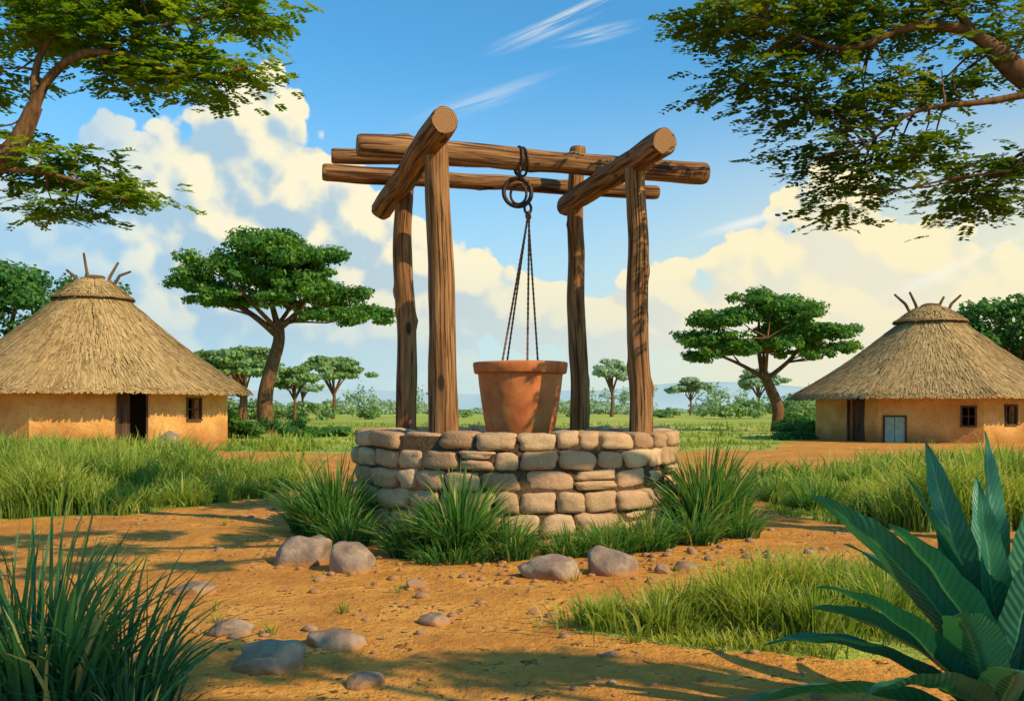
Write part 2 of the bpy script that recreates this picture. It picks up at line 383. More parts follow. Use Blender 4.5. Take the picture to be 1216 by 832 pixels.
tuft('grass_tuft',[(-6.2,12.0,.3,340,.3,.8,.022,.9),(-5.3,12.1,.3,340,.25,.6,.02,.9),(-7.0,11.8,.3,340,.3,.8,.022,.9),(-4.7,12.6,.25,250,.2,.5,.02,.9)],G_field,rg)
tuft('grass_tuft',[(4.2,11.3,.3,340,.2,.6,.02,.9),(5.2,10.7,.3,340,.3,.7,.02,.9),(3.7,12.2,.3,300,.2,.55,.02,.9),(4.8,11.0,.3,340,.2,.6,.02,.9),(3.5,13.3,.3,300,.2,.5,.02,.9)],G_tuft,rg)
tuft('grass_tuft',[(-3.9,14.2,.35,300,.2,.5,.024,.9),(-4.3,13.0,.3,300,.2,.5,.022,.9),(-3.6,15.6,.35,300,.2,.5,.024,.9),(-4.6,18.2,.4,260,.2,.5,.03,.9)],G_field,rg)

# ------------------------------------------------------------ rocks & pebbles
def rockV(sx,sy,sz,seed,sub=3):
    import bmesh
    bm=bmesh.new(); bmesh.ops.create_icosphere(bm,subdivisions=sub,radius=1)
    V=[];o=Vector((seed*3.1,seed*1.7,seed))
    for v in bm.verts:
        c=v.co.normalized(); q=1+.30*mnoise.noise(c*1.1+o)+.14*mnoise.noise(c*2.6+o)+.03*mnoise.noise(c*8+o)
        for j in range(7):
            f=Vector((math.sin(seed*1.3+j*2.1),math.cos(seed*2.7+j*1.3),.35+.6*math.sin(seed+j*4.))).normalized(); dd=(c*q).dot(f)
            if dd>.74: q*=(.74+.2*(dd-.74))/dd
        c2=Vector((abs(c.x)**.8*math.copysign(1,c.x),abs(c.y)**.8*math.copysign(1,c.y),abs(c.z)**.75*math.copysign(1,c.z)))*q
        V.append((c2.x*sx,c2.y*sy,c2.z*sz))
    F=[[v.index for v in f.verts] for f in bm.faces]; bm.free()
    return np.array(V),F
for i,(x,y,w,h) in enumerate([(.29,7.4,.42,.16),(.76,7.6,.38,.20),(-1.70,8.1,.42,.26),(-1.25,7.75,.38,.23),(-1.54,5.45,.22,.08),(-1.15,4.8,.33,.14),(-.91,5.25,.29,.08),(-2.16,6.8,.27,.08),(-.45,5.8,.18,.06),(-.68,7.05,.15,.07),(-.66,4.52,.18,.055),(1.15,7.6,.13,.06),(1.35,7.75,.2,.08),(-11.6,33.6,.75,.5)]):
    V,F=rockV(w*.56,w*.46,h*.72,i+1,4)
    a=random.uniform(-.5,.5); c,s=math.cos(a),math.sin(a); V=np.stack([V[:,0]*c-V[:,1]*s,V[:,0]*s+V[:,1]*c,V[:,2]],-1)
    ob=build('rock',V,F,m_rock); ob.location=(x,y,float(gh(x,y))+h*.24)
acc=Acc(); pr=np.random.default_rng(5)
base=[rockV(1,1,.7,40+i,1) for i in range(6)]
cnt=0
while cnt<1500:
    y=pr.uniform(4.0,16); x=pr.uniform(-.55,.55)*y
    g=float(gmask(np.array([x]),np.array([y]))[0])
    if g>.4 or math.hypot(x-.045,y-10.64)<1.8: continue
    if fbm(np.array([x*1.1]),np.array([y*1.1]),91,2)[0]<pr.uniform(.25,.5): continue
    s=pr.choice([.008,.013,.022,.036,.055],p=[.36,.34,.20,.08,.02])*pr.uniform(.7,1.3)
    V,F=base[cnt%6]; acc.add(V*np.array([s,s*.8,s*.65])+np.array([x,y,float(gh(x,y))+s*.15]),F); cnt+=1
for i in range(120):
    a=pr.uniform(-2.7,-.5); R=pr.uniform(2.3,3.3); x=.045+R*math.cos(a); y=10.64+R*math.sin(a)*1.05; s=pr.uniform(.015,.055)
    V,F=base[i%6]; acc.add(V*np.array([s,s*.8,s*.7])+np.array([x,y,float(gh(x,y))+s*.2]),F)
acc.obj('pebbles',m_rock)

# ------------------------------------------------------------ the well
well=empty('stone_water_well',(.045,10.64,0)); WC=np.array([.045,10.64])
def W(ob):
    ob.parent=well; ob.matrix_parent_inverse=Matrix.Translation((-.045,-10.64,0)); return ob
N=6; g=np.linspace(-1,1,N+1); tv=[];tf=[]; vm={}
def gv(p):
    k=tuple(np.round(p,5))
    if k not in vm: vm[k]=len(tv); tv.append(p)
    return vm[k]
for ax in range(3):
    for sg in (-1,1):
        for i in range(N):
            for j in range(N):
                q=[]
                for (a,c) in ((i,j),(i+1,j),(i+1,j+1),(i,j+1)):
                    p=[0,0,0]; p[ax]=sg; p[(ax+1)%3]=g[a]; p[(ax+2)%3]=g[c]; q.append(gv(tuple(p)))
                tf.append(q if sg>0 else q[::-1])
tv=np.array(tv)
def rbox(k=.42):
    n=tv/np.linalg.norm(tv,axis=1)[:,None]
    e=7.; sup=tv/((np.abs(tv)**e).sum(1)**(1/e))[:,None]
    return sup*(1-k)+n*k*1.05
TB=rbox(.13)
acc=Acc(); wr=np.random.default_rng(12)
R0=1.70; rowsz=[]; z=-.12
for h in [.215,.205,.20,.19,.18,.165]: rowsz.append((z,h)); z+=h
ZT=z
def stone(am,ha,zc,hh,dep,top,key):
    T=TB.copy(); o=Vector((key[0]*3.3,key[1]*5.1,2+key[2]))
    dsp=np.array([mnoise.noise(Vector(t)*1.2+o) for t in T])[:,None]; dsp2=np.array([mnoise.noise(Vector(t)*3.1+o) for t in T])[:,None]
    T=T*(1+.13*dsp+.07*dsp2)
    sk=wr.normal(0,.10); k2=wr.normal(0,.09)
    ang=am+T[:,0]*ha*(1+k2*T[:,2]); zz=zc+T[:,2]*hh+T[:,0]*sk*hh
    rad=R0-dep+wr.normal(0,.018)+T[:,1]*dep
    if top: zz=zz+wr.normal(0,.012)
    acc.add(np.stack([WC[0]+rad*np.cos(ang),WC[1]+rad*np.sin(ang),zz],-1),[f[::-1] for f in tf],rnd=wr.random())
for ri,(z0,h) in enumerate(rowsz):
    top=ri==len(rowsz)-1
    a=wr.uniform(0,.3); end=a+2*np.pi; cuts=[a]
    while cuts[-1]<end-.16:
        cuts.append(cuts[-1]+wr.choice([.24,.32,.38,.44,.50],p=[.2,.25,.25,.2,.1])*wr.uniform(.9,1.1)/R0)
    cuts=[a+(c-a)*2*np.pi/(cuts[-1]-a) for c in cuts]
    for i in range(len(cuts)-1):
        a0,a1=cuts[i],cuts[i+1]; am=(a0+a1)/2; ha=(a1-a0)/2-.001
        zc=z0+h/2+wr.normal(0,.005)
        if not top and wr.random()<.13 and (a1-a0)*R0>.3:
            f_=wr.uniform(.42,.58)
            stone(am,ha,z0+h*f_/2,h*f_/2-.002,.15,False,(i,ri,1)); stone(am,ha,z0+h*f_+h*(1-f_)/2,h*(1-f_)/2-.002,.15,False,(i,ri,2))
        else: stone(am,ha,zc,h/2-.001,.19 if top else .15,top,(i,ri,0))
W(acc.obj('stone_courses',m_stone))
n=72; acc=Acc(); prof=[(R0-.04,-.2),(R0-.04,ZT-.04),(R0-.33,ZT-.04),(R0-.33,-.2)]
an=np.arange(n)*2*np.pi/n; V=[];F=[]
for r_,z_ in prof:
    V+= [(WC[0]+r_*math.cos(t),WC[1]+r_*math.sin(t),z_) for t in an]
for k in range(3):
    for i in range(n): F.append([k*n+i,k*n+(i+1)%n,(k+1)*n+(i+1)%n,(k+1)*n+i])
acc.add(V,F); W(acc.obj('mortar_core',m_mortar))
def tubeV(pts,rad,ns=8):
    pts=[Vector(p) for p in pts]; V=[];F=[];lc=[];L=0
    up=Vector((0,0,1)); prev=None
    for i,p in enumerate(pts):
        t=(pts[min(i+1,len(pts)-1)]-pts[max(i-1,0)]).normalized()
        if prev is None:
            a=t.cross(up); 
            if a.length<.1: a=t.cross(Vector((1,0,0)))
        else: a=prev-t*prev.dot(t)
        a.normalize(); prev=a; b_=t.cross(a)
        if i: L+=(p-pts[i-1]).length
        r=rad[i] if hasattr(rad,'__len__') else rad
        for k in range(ns):
            th=2*math.pi*k/ns; V.append(p+(a*math.cos(th)+b_*math.sin(th))*r); lc.append((r*math.cos(th),r*math.sin(th),L))
    for i in range(len(pts)-1):
        for k in range(ns): F.append([i*ns+k,i*ns+(k+1)%ns,(i+1)*ns+(k+1)%ns,(i+1)*ns+k])
    return np.array([tuple(v) for v in V]),F,np.array(lc)
def logobj(name,p0,p1,r0,r1,seed,bend=.03,ns=28,nseg=48):
    p0=Vector(p0);p1=Vector(p1);ax=(p1-p0);L=ax.length;ax.normalize()
    a=ax.cross(Vector((.3,.5,1)));a.normalize();b_=ax.cross(a)
    V=[];lc=[];F=[];mi=[]
    o=Vector((seed*7.3,seed*2.9,0)); kr=np.random.default_rng(seed)
    knots=[(kr.uniform(.12,.88)*L,kr.uniform(0,6.28),kr.uniform(.12,.3)) for _ in range(5)]
    ts=[0,.004,.012]+list(np.linspace(.03,.97,nseg))+[.988,.996,1]
    for t in ts:
        e=1.
        if t in(0,1): e=.86
        elif t in(.004,.996): e=.95
        off=a*bend*(mnoise.noise(o+Vector((t*L*.8,0,0)))*2)+b_*bend*(mnoise.noise(o+Vector((t*L*.8,9,0)))*2)
        r=(r0*(1-t)+r1*t)*e
        for k in range(ns):
            th=2*math.pi*k/ns; cd=Vector((math.cos(th),math.sin(th),t*L))
            q=1+.12*mnoise.noise(o+Vector((cd.x*1.0,cd.y*1.0,t*L*2.2)))+.08*mnoise.noise(o+Vector((cd.x*3.2,cd.y*3.2,t*L*.8)))
            for (kl,ka,kh) in knots:
                da=(th-ka+math.pi)%(2*math.pi)-math.pi; q+=kh*math.exp(-(da/.35)**2-((t*L-kl)/.06)**2)
            V.append(tuple(p0+ax*t*L+off+(a*cd.x+b_*cd.y)*r*q)); lc.append((cd.x*r+seed,cd.y*r,t*L+seed*2))
    m=len(ts)
    for i in range(m-1):
        for k in range(ns): F.append([i*ns+k,i*ns+(k+1)%ns,(i+1)*ns+(k+1)%ns,(i+1)*ns+k]); mi.append(0)
    for e,(row,flip) in enumerate(((0,True),(m-1,False))):
        s=len(V)
        cen=sum((Vector(V[row*ns+k]) for k in range(ns)),Vector())/ns
        for k in range(ns):
            th=2*math.pi*k/ns; V.append(V[row*ns+k]); lc.append((r0*.86*math.cos(th),r0*.86*math.sin(th),seed))
        V.append(tuple(cen)); lc.append((0,0,seed)); c=len(V)-1
        for k in range(ns):
            f=[s+k,s+(k+1)%ns,c]; F.append(f[::-1] if flip else f); mi.append(1)
    ob=build(name,V,F,[m_wood,m_cap],{'lc':np.array(lc)},None,True,mi); return W(ob)
logobj('front_post_1',(-.656,9.37,.95),(-.70,9.37,3.76),.140,.110,1,.04)
logobj('front_post_2',(1.265,9.80,.95),(1.235,9.82,3.62),.118,.098,2,.04)
logobj('back_post_1',(-1.215,11.45,.95),(-1.235,11.45,3.86),.118,.100,3,.03)
logobj('back_post_2',(.812,11.75,.95),(.775,11.75,4.33),.112,.092,4,.03)
logobj('cross_log_1',(-.60,8.72,3.76),(-1.60,12.25,3.70),.128,.135,5,.02)
logobj('cross_log_2',(1.40,9.15,3.71),(.66,12.1,3.70),.128,.125,6,.02)
logobj('top_beam_1',(-1.60,10.28,3.95),(2.22,11.42,3.93),.118,.120,7,.025)
logobj('top_beam_2',(-2.16,11.35,3.93),(1.82,12.40,3.94),.100,.085,8,.02)
logobj('top_beam_3',(-1.97,10.86,4.01),(.87,11.28,4.02),.085,.07,9,.01)
# ------------------------------------------------------------ bucket
bucket=empty('hanging_clay_bucket',(.09,10.75,1.74))
TM=Matrix.Translation((-.09,-10.75,-1.74))
def B(ob): ob.parent=bucket; ob.matrix_parent_inverse=TM; return ob
bc=(.09,10.75); prof=[(.0,.93),(.30,.93),(.345,.945),(.36,.97),(.392,1.15),(.42,1.32),(.445,1.5),(.458,1.61),(.460,1.622),(.494,1.628),(.505,1.642),(.515,1.725),(.508,1.742),(.488,1.748),(.457,1.743),(.448,1.72),(.43,1.5),(.36,1.0),(.0,.99)]
ns=64;V=[];F=[]
for j,(r_,z_) in enumerate(prof):
    for k in range(ns):
        th=2*math.pi*k/ns; q=1+.010*mnoise.noise(Vector((math.cos(th)*1.5,math.sin(th)*1.5,z_*2)))+.003*math.sin(z_*160)
        V.append((bc[0]+r_*q*math.cos(th),bc[1]+r_*q*math.sin(th),z_+.008*mnoise.noise(Vector((math.cos(th),math.sin(th),j*.1)))))
for j in range(len(prof)-1):
    for k in range(ns): F.append([j*ns+k,j*ns+(k+1)%ns,(j+1)*ns+(k+1)%ns,(j+1)*ns+k])
B(build('clay_pot',V,F,m_clay))
def ropeobj(name,a,b_,r=.011,sag=.0):
    a=Vector(a);b_=Vector(b_); pts=[a.lerp(b_,t)+Vector((0,0,-sag*math.sin(math.pi*t))) for t in np.linspace(0,1,90)]
    V,F,lc=tubeV(pts,[r*(1+.18*math.sin(i*2.1)) for i in range(90)],8); return B(build(name,V,F,m_rope,{'lc':lc}))
kn=(.175,10.72,3.33)
ropeobj('rope_1',kn,(-.10,10.45,1.75)); ropeobj('rope_2',kn,(.27,10.42,1.75)); ropeobj('rope_3',(.185,10.73,3.33),(.16,10.33,1.74)); ropeobj('rope_4',(.17,10.74,3.33),(-.06,11.15,1.74))
def torus(name,c,R,r,nrm,sx=1,sy=1,m=m_iron):
    nrm=Vector(nrm).normalized(); a=nrm.cross(Vector((0,0,1)));a.normalize();b_=nrm.cross(a)
    n=40;k=10;V=[];F=[]
    for i in range(n):
        t=2*math.pi*i/n; d=a*math.cos(t)*sx+b_*math.sin(t)*sy; dn=(a*math.cos(t)+b_*math.sin(t)).normalized(); cc=Vector(c)+d*R
        for j in range(k):
            s=2*math.pi*j/k; V.append(tuple(cc+(dn*math.cos(s)+nrm*math.sin(s))*r))
    for i in range(n):
        for j in range(k): F.append([i*k+j,((i+1)%n)*k+j,((i+1)%n)*k+(j+1)%k,i*k+(j+1)%k])
    return B(build(name,V,F,m))
torus('beam_loop',(.07,10.78,3.93),.145,.018,(.96,.28,0),1,1)
torus('beam_loop_2',(.115,10.79,3.92),.15,.014,(.92,.36,.1),1,1)
torus('chain_link',(.08,10.66,3.77),.07,.016,(1,.1,0),.75,1)
torus('pulley_ring',(.06,10.70,3.57),.150,.024,(.15,-1,.05))
torus('inner_ring',(.07,10.70,3.55),.085,.014,(-.1,-1,.1),1,1.25)
torus('shackle',(.17,10.70,3.40),.045,.015,(.2,-1,0),.8,1.2)
V,F=rockV(.035,.035,.05,9,2); B(build('rope_knot',V+np.array(kn),F,m_rope,{'lc':V*1}))

# ------------------------------------------------------------ huts
def hut(name,cx,cy,Rw,Re,zw,ze,za,openings,seed,fin):
    root=empty(name,(cx,cy,0)); rg=np.random.default_rng(seed)
    face=math.atan2(-cy,-cx)
    co=[(Rw/math.cos(math.pi/8)*math.cos(face+math.pi/8+i*math.pi/4),Rw/math.cos(math.pi/8)*math.sin(face+math.pi/8+i*math.pi/4)) for i in range(8)]
    acc=Acc(); fr=Acc(); dk=Acc()
    for i in range(8):
        a=Vector((*co[(i-1)%8],0)); b_=Vector((*co[i%8],0)); ux=(b_-a); L=ux.length; ux.normalize(); nn=Vector((ux.y,-ux.x,0))
        if nn.dot(a+b_)<0: nn=-nn
        ops=openings.get(i,[])
        us=sorted(set([0,L]+[v for o in ops for v in (o[0]*L,o[1]*L)])); zs=sorted(set([-.2,zw]+[v for o in ops for v in (o[2],o[3])]))
        def sub(l): 
            out=[]
            for p_,q_ in zip(l[:-1],l[1:]):
                k=max(1,int((q_-p_)/.25)); out+= [p_+(q_-p_)*j/k for j in range(k)]
            return out+[l[-1]]
        us2=sub(us);zs2=sub(zs)
        def P(u,z_,d=0.):
            w_=.05*mnoise.noise(Vector((u*.9+i*5,z_*.9,seed)))
            q=a+ux*u+nn*(d+w_*min(1,min(u,L-u)/.3)); return (q.x,q.y,z_)
        V=[P(u,z_) for z_ in zs2 for u in us2]; F=[]
        nu=len(us2)
        for jz in range(len(zs2)-1):
            for ju in range(nu-1):
                um=(us2[ju]+us2[ju+1])/2; zm=(zs2[jz]+zs2[jz+1])/2
                if any(o[0]*L<um<o[1]*L and o[2]<zm<o[3] for o in ops): continue
                F.append([jz*nu+ju,jz*nu+ju+1,(jz+1)*nu+ju+1,(jz+1)*nu+ju])
        acc.add(V,F)
        for o in ops:
            u0,u1,z0,z1=o[0]*L,o[1]*L,o[2],o[3]; kind=o[4]
            D=-.3
            for (q0,q1) in (((u0,z0),(u0,z1)),((u1,z1),(u1,z0)),((u0,z1),(u1,z1)),((u1,z0),(u0,z0))):
                acc.add([P(*q0),P(*q1),P(*q1,D),P(*q0,D)],[[0,1,2,3]])
            dk.add([P(u0-.3,z0-.1,-.9),P(u1+.3,z0-.1,-.9),P(u1+.3,z1+.1,-.9),P(u0-.3,z1+.1,-.9)],[[0,1,2,3]])  # dark sheet behind each opening, painted room shade rather than a wall
            def bar(ua,ub,za_,zb,d0,d1,mi):
                c=[a+ux*u_+nn*d_+Vector((0,0,z_)) for z_ in (za_,zb) for d_ in (d0,d1) for u_ in (ua,ub)]
                fr.add([tuple(v) for v in c],[[0,1,3,2],[4,6,7,5],[0,4,5,1],[2,3,7,6],[0,2,6,4],[1,5,7,3]],mi)
            t=.06
            bar(u0-t,u0+.01,z0,z1+t,-.06,.05,0); bar(u1-.01,u1+t,z0,z1+t,-.06,.05,0); bar(u0+.011,u1-.011,z1-.01,z1+t-.003,-.06,.047,0)
            if kind=='win':
                bar(u0-t,u1+t,z0-t,z0-.001,-.06,.08,0); bar((u0+u1)/2-.02,(u0+u1)/2+.02,z0,z1-.011,-.09,-.065,0)
                bar(u0+.011,u1-.011,(z0+z1)/2-.02,(z0+z1)/2+.02,-.12,-.095,0)
            elif kind=='door':
                bar(u0+.02,u1-.02,z0,z1-.02,-.22,-.17,0)
                for j in range(3):
                    bar(u0+.04,u1-.04,z0+.25+j*.6,z0+.35+j*.6,-.168,-.14,0)
            elif kind=='ajar':
                um=u0+(u1-u0)*.42
                bar(u0+.02,um,z0,z1-.02,-.22,-.17,0)
            elif kind=='shut':
                bar(u0+.012,(u0+u1)/2-.01,z0,z1-.012,-.03,.02,1); bar((u0+u1)/2+.01,u1-.012,z0,z1-.012,-.03,.022,1)
    def fin_(ob): ob.parent=root; return ob
    fin_(acc.obj('mud_walls',m_mud)); fin_(dk.obj('painted_room_shade',m_room)); fin_(fr.obj('door_and_window_joinery',[m_darkwood,m_bluedoor],smooth=False))
    H=za-ze
    def rad(t,th):
        k=((th-face+math.pi/8)%(math.pi/4))-math.pi/8; octr=math.cos(math.pi/8)/math.cos(k)
        base=Re*(1-t)*(1-.08*math.sin(math.pi*t))+.28*t
        return base*(.3+.7*octr/.96)
    def S(t,th,off=0.):
        r_=rad(t,th)+off*.6; z_=ze+H*t+off*.8
        return np.array([r_*math.cos(th),r_*math.sin(th),z_])
    V=[];F=[];nt_=14;nth=96
    for j in range(nt_+1):
        t=j/nt_
        for k in range(nth):
            th=2*math.pi*k/nth; V.append(S(t,th,.06*mnoise.noise(Vector((math.cos(th)*3,math.sin(th)*3,t*4+seed)))-.02))
    for j in range(nt_):
        for k in range(nth): F.append([j*nth+k,j*nth+(k+1)%nth,(j+1)*nth+(k+1)%nth,(j+1)*nth+k])
    s0=len(V)
    for k in range(nth):
        th=2*math.pi*k/nth; V.append(np.array([Rw*.95*math.cos(th),Rw*.95*math.sin(th),min(ze+.25,zw-.02)]))
    for k in range(nth): F.append([k,s0+k,s0+(k+1)%nth,(k+1)%nth])
    a_=Acc(); a_.add(np.array(V),F,rnd=.35)
    fin_(a_.obj('roof_base',m_thatch))
    n=22000; th=rg.uniform(0,2*np.pi,n); t=1-np.sqrt(rg.uniform(0.0,1,n)); t=np.clip(t,0,.97)
    edge=rg.random(n)<.16; t=np.where(edge,rg.uniform(0,.035,n),t)
    cap=rg.random(n)<.10; t=np.where(cap,rg.uniform(.80,.97,n),t)
    Ls=np.where(cap,rg.uniform(.3,.6,n),rg.uniform(.3,.8,n))
    V=np.zeros((n,4,3))
    for i in range(n):
        T=t[i]; lift=.012+.028*rg.random()
        if cap[i]: lift=.15+.05*rg.random()
        dt=Ls[i]/math.hypot(H,Re)
        lo=T-dt
        if cap[i]: lo=max(lo,.775)
        d2=rg.normal(0,.009)
        pa=S(T,th[i],lift*.3 if not cap[i] else lift*.7); 
        if lo>=-.012: pb=S(lo,th[i]+d2,lift)
        else:
            pb=S(0,th[i]+d2,lift); ex=min(-lo*math.hypot(H,Re),.28)*rg.uniform(.3,1); dirv=np.array([math.cos(th[i])*.6,math.sin(th[i])*.6,-.8]); pb=pb+dirv*ex
        w_=rg.uniform(.012,.035); tg=np.array([-math.sin(th[i]),math.cos(th[i]),0])*w_
        V[i]=[pa-tg*.6,pa+tg*.6,pb+tg,pb-tg]
    F=np.arange(n*4).reshape(n,4)
    rn=np.clip(rg.random(n)*.9,0,1); rn=np.where(cap,rn*.8+.2,rn)
    fin_(build('thatch_straw',V.reshape(-1,3),F,m_thatch,{'rnd':np.repeat(rn,4)},smooth=False))
    a_=Acc()
    pts=[S(.79,2*math.pi*k/60,.17) for k in range(61)]
    Vt,Ft,_=tubeV(pts,.04,6); a_.add(Vt,Ft,rnd=.0)
    fin_(a_.obj('binding_rope',m_thatch))
    a_=Acc()
    top=za
    for (dx,dy,hz) in fin:
        Vt,Ft,_=tubeV([(dx*.45,dy*.35,top-.55),(dx*.7,dy*.45,top+.1),(dx,dy,top+hz)],[.065,.06,.045],7); a_.add(Vt,Ft)
    Vc,Fc=rockV(.42,.42,.16,3,3); a_.add(Vc+np.array([0,0,top-.02]),Fc)
    fin_(a_.obj('roof_finial_sticks',m_bark))
    return root
hut('thatched_mud_hut',-16.4,39,4.85,5.95,2.25,1.95,6.35,{0:[(.70,.93,-.05,1.86,'ajar')],1:[(.42,.60,.85,1.6,'win')]},1,[(-1.1,.1,.35),(-.25,-.3,.95),(.9,.2,.65),(1.5,-.1,.25)])
hut('thatched_mud_hut',16.8,40,4.25,5.35,2.05,1.8,5.35,{7:[(.55,.78,-.05,1.7,'door')],0:[(.06,.26,-.02,.95,'shut'),(.80,.92,.65,1.3,'win')],1:[(.30,.44,.7,1.35,'win')]},2,[(-1.4,.1,.5),(-.9,-.2,.55),(.6,.1,.4),(1.2,-.1,.45)])

# ------------------------------------------------------------ trees
def leafquads(C,Nn,size,asp,rng):
    n=len(C); Nn=Nn/np.linalg.norm(Nn,axis=1)[:,None]
    r=rng.normal(size=(n,3)); u=np.cross(Nn,r); u/=np.linalg.norm(u,axis=1)[:,None]; v=np.cross(Nn,u)
    s=(size*rng.uniform(.6,1.35,n))[:,None]
    V=np.stack([C-u*s*.5,C-v*s*.5*asp,C+u*s*.5,C+v*s*.5*asp],1).reshape(-1,3)
    return V,np.arange(n*4).reshape(n,4),{'rnd':np.repeat(rng.random(n),4)}
def crown(clumps,dens,size,rng,asp=.7):
    parts=[]
    for c in clumps:
        x,y,z,rx,ry,rz=c; n=max(8,int(dens*rx*ry))
        d=rng.normal(size=(n,3)); d/=np.linalg.norm(d,axis=1)[:,None]
        rad=rng.random(n)**.4*(1+.18*rng.normal(size=n)*.6)
        C=np.array([x,y,z])+d*rad[:,None]*np.array([rx,ry,rz]); 
        Nn=d*.9+rng.normal(size=(n,3))*.5+np.array([0,0,.45])
        parts.append(leafquads(C,Nn,size,asp,rng))
    return join(parts)
def subclumps(cl,k,f,rng,fz=None):
    out=[]
    for (x,y,z,rx,ry,rz) in cl:
        for _ in range(k):
            d=rng.normal(size=3); d/=np.linalg.norm(d); q=rng.uniform(.35,.95)
            g_=rng.uniform(.7,1.3)*f
            out.append((x+d[0]*rx*q,y+d[1]*ry*q,z+d[2]*rz*q,rx*g_,ry*g_,rz*(fz or f)*rng.uniform(.8,1.3)))
    return out
def branchy(acc,sk,targets,rng,r_end=.03,r_from=.08):
    pts=[Vector(p) for line in sk for p in line[0]]
    for t in targets:
        t=Vector(t); lows=[p for p in pts if p.z<t.z+.3] or pts
        s=min(lows,key=lambda p:(p-t).length)
        mid=s.lerp(t,.55)+Vector((rng.normal()*.1,rng.normal()*.1,-.06))*(t-s).length*.5
        q=[s,s.lerp(mid,.5)+Vector((0,0,.02)),mid,mid.lerp(t,.6),t]
        V,F,_=tubeV(q,[r_from,r_from*.75,r_from*.55,r_from*.4,r_end],6); acc.add(V,F)
def smoothline(P,k=5):
    P=[Vector(p) for p in P]; out=[]
    for i in range(len(P)-1):
        p0=P[max(i-1,0)];p1=P[i];p2=P[i+1];p3=P[min(i+2,len(P)-1)]
        for j in range(k):
            t=j/k; out.append(.5*((2*p1)+(p2-p0)*t+(2*p0-5*p1+4*p2-p3)*t*t+(3*p1-p0-3*p2+p3)*t**3))
    return out+[P[-1]]
def limb(acc,P,r0,r1,ns=9):
    q=smoothline(P); n=len(q); V,F,_=tubeV(q,[r0+(r1-r0)*(i/(n-1))**.8 for i in range(n)],ns); acc.add(V,F)
def acacia(name,bx,by,clumps,limbs,seed,leafm,size=.19,dens=470,sub=(8,.42),depth=1.):
    rng=np.random.default_rng(seed); root=empty(name,(bx,by,0)); acc=Acc()
    for P,r0,r1 in limbs: limb(acc,P,r0,r1)
    full=[]
    for (x,z,r_,rz) in clumps:
        r_*=1.12
        full.append((x,0+rng.normal()*.3,z,r_,r_,rz))
        full.append((x*.85+rng.normal()*.4,rng.uniform(.8,1.2)*2.2*depth,z-.1+rng.normal()*.15,r_*.9,r_*.9,rz))
        full.append((x*.85+rng.normal()*.4,-rng.uniform(.8,1.2)*2.0*depth,z-.2+rng.normal()*.15,r_*.85,r_*.85,rz))
    branchy(acc,limbs,[(c[0],c[1],c[2]-c[5]*.3) for c in full],rng,.02,.07)
    acc.obj('trunk_and_limbs',m_bark,root)
    sc=subclumps(full,sub[0],sub[1],rng,.55)
    V,F,A=crown(sc,dens,size,rng); build('foliage',V,F,leafm,A,root); return root
acacia('umbrella_acacia_tree',-12.27,50,[(-3.9,7.7,1.25,.45),(-2.4,8.7,1.5,.55),(0,9.45,1.9,.6),(2.2,8.95,1.6,.55),(-.9,8.0,1.5,.5),(1.8,7.8,1.6,.5),(3.9,7.1,1.4,.5),(5.2,6.1,1.2,.4),(-2.2,6.8,1.2,.4),(3.2,6.1,1.1,.35),(.5,7.0,1.3,.4),(-3.4,7.0,1.1,.35),(1.3,8.6,1.7,.5)],
 [([(0,0,-.3),(-.15,0,1.6),(.15,0,3.2),(.55,0,4.6),(.5,.1,5.6)],.46,.26),([(.5,0,4.9),(-.7,0,5.9),(-2.2,.2,6.8),(-3.6,.1,7.4)],.2,.07),([(.5,0,5.4),(.1,.3,6.8),(.1,.2,8.6)],.2,.07),([(.5,0,5.2),(1.6,0,6.2),(2.2,-.3,7.4),(2.4,0,8.4)],.19,.06),([(1.0,0,5.6),(2.6,.2,5.9),(4.2,0,6.1)],.14,.05),([(.3,0,5.4),(-.8,-1.2,6.8),(-1.4,-1.6,7.8)],.14,.05),([(.5,0,5.4),(1.,1.4,6.8),(1,2,7.8)],.14,.05)],11,L_acacia)
acacia('umbrella_acacia_tree',14.6,55,[(-4.6,5.1,1.2,.42),(-3.1,6.3,1.5,.5),(-1.0,7.1,1.7,.55),(1.3,6.8,1.5,.5),(3.3,5.6,1.3,.45),(.4,5.8,1.4,.45),(-2.5,4.7,1.2,.35),(-4.5,4.2,.9,.3),(3.6,4.7,.9,.32),(1.9,4.6,1.0,.3),(-.8,4.9,1.1,.35),(-3.8,5.2,1.1,.4),(2.4,5.4,1.2,.4)],
 [([(0,0,-.3),(.1,0,1.2),(-.35,0,2.4),(-.75,0,3.3)],.40,.24),([(-.6,0,2.9),(-2.,0,3.7),(-3.6,.2,4.4)],.16,.05),([(-.75,0,3.2),(-.9,.3,4.6),(-.9,.2,6.3)],.18,.06),([(-.5,0,2.9),(.6,0,3.8),(1.6,-.2,4.9),(2.6,0,5.2)],.16,.05),([(-.6,0,3.2),(-.4,1.2,4.4),(0,2,5.2)],.12,.05),([(-.6,0,3.2),(-.8,-1.2,4.4),(-1,-2,5.0)],.12,.05)],12,L_acacia)
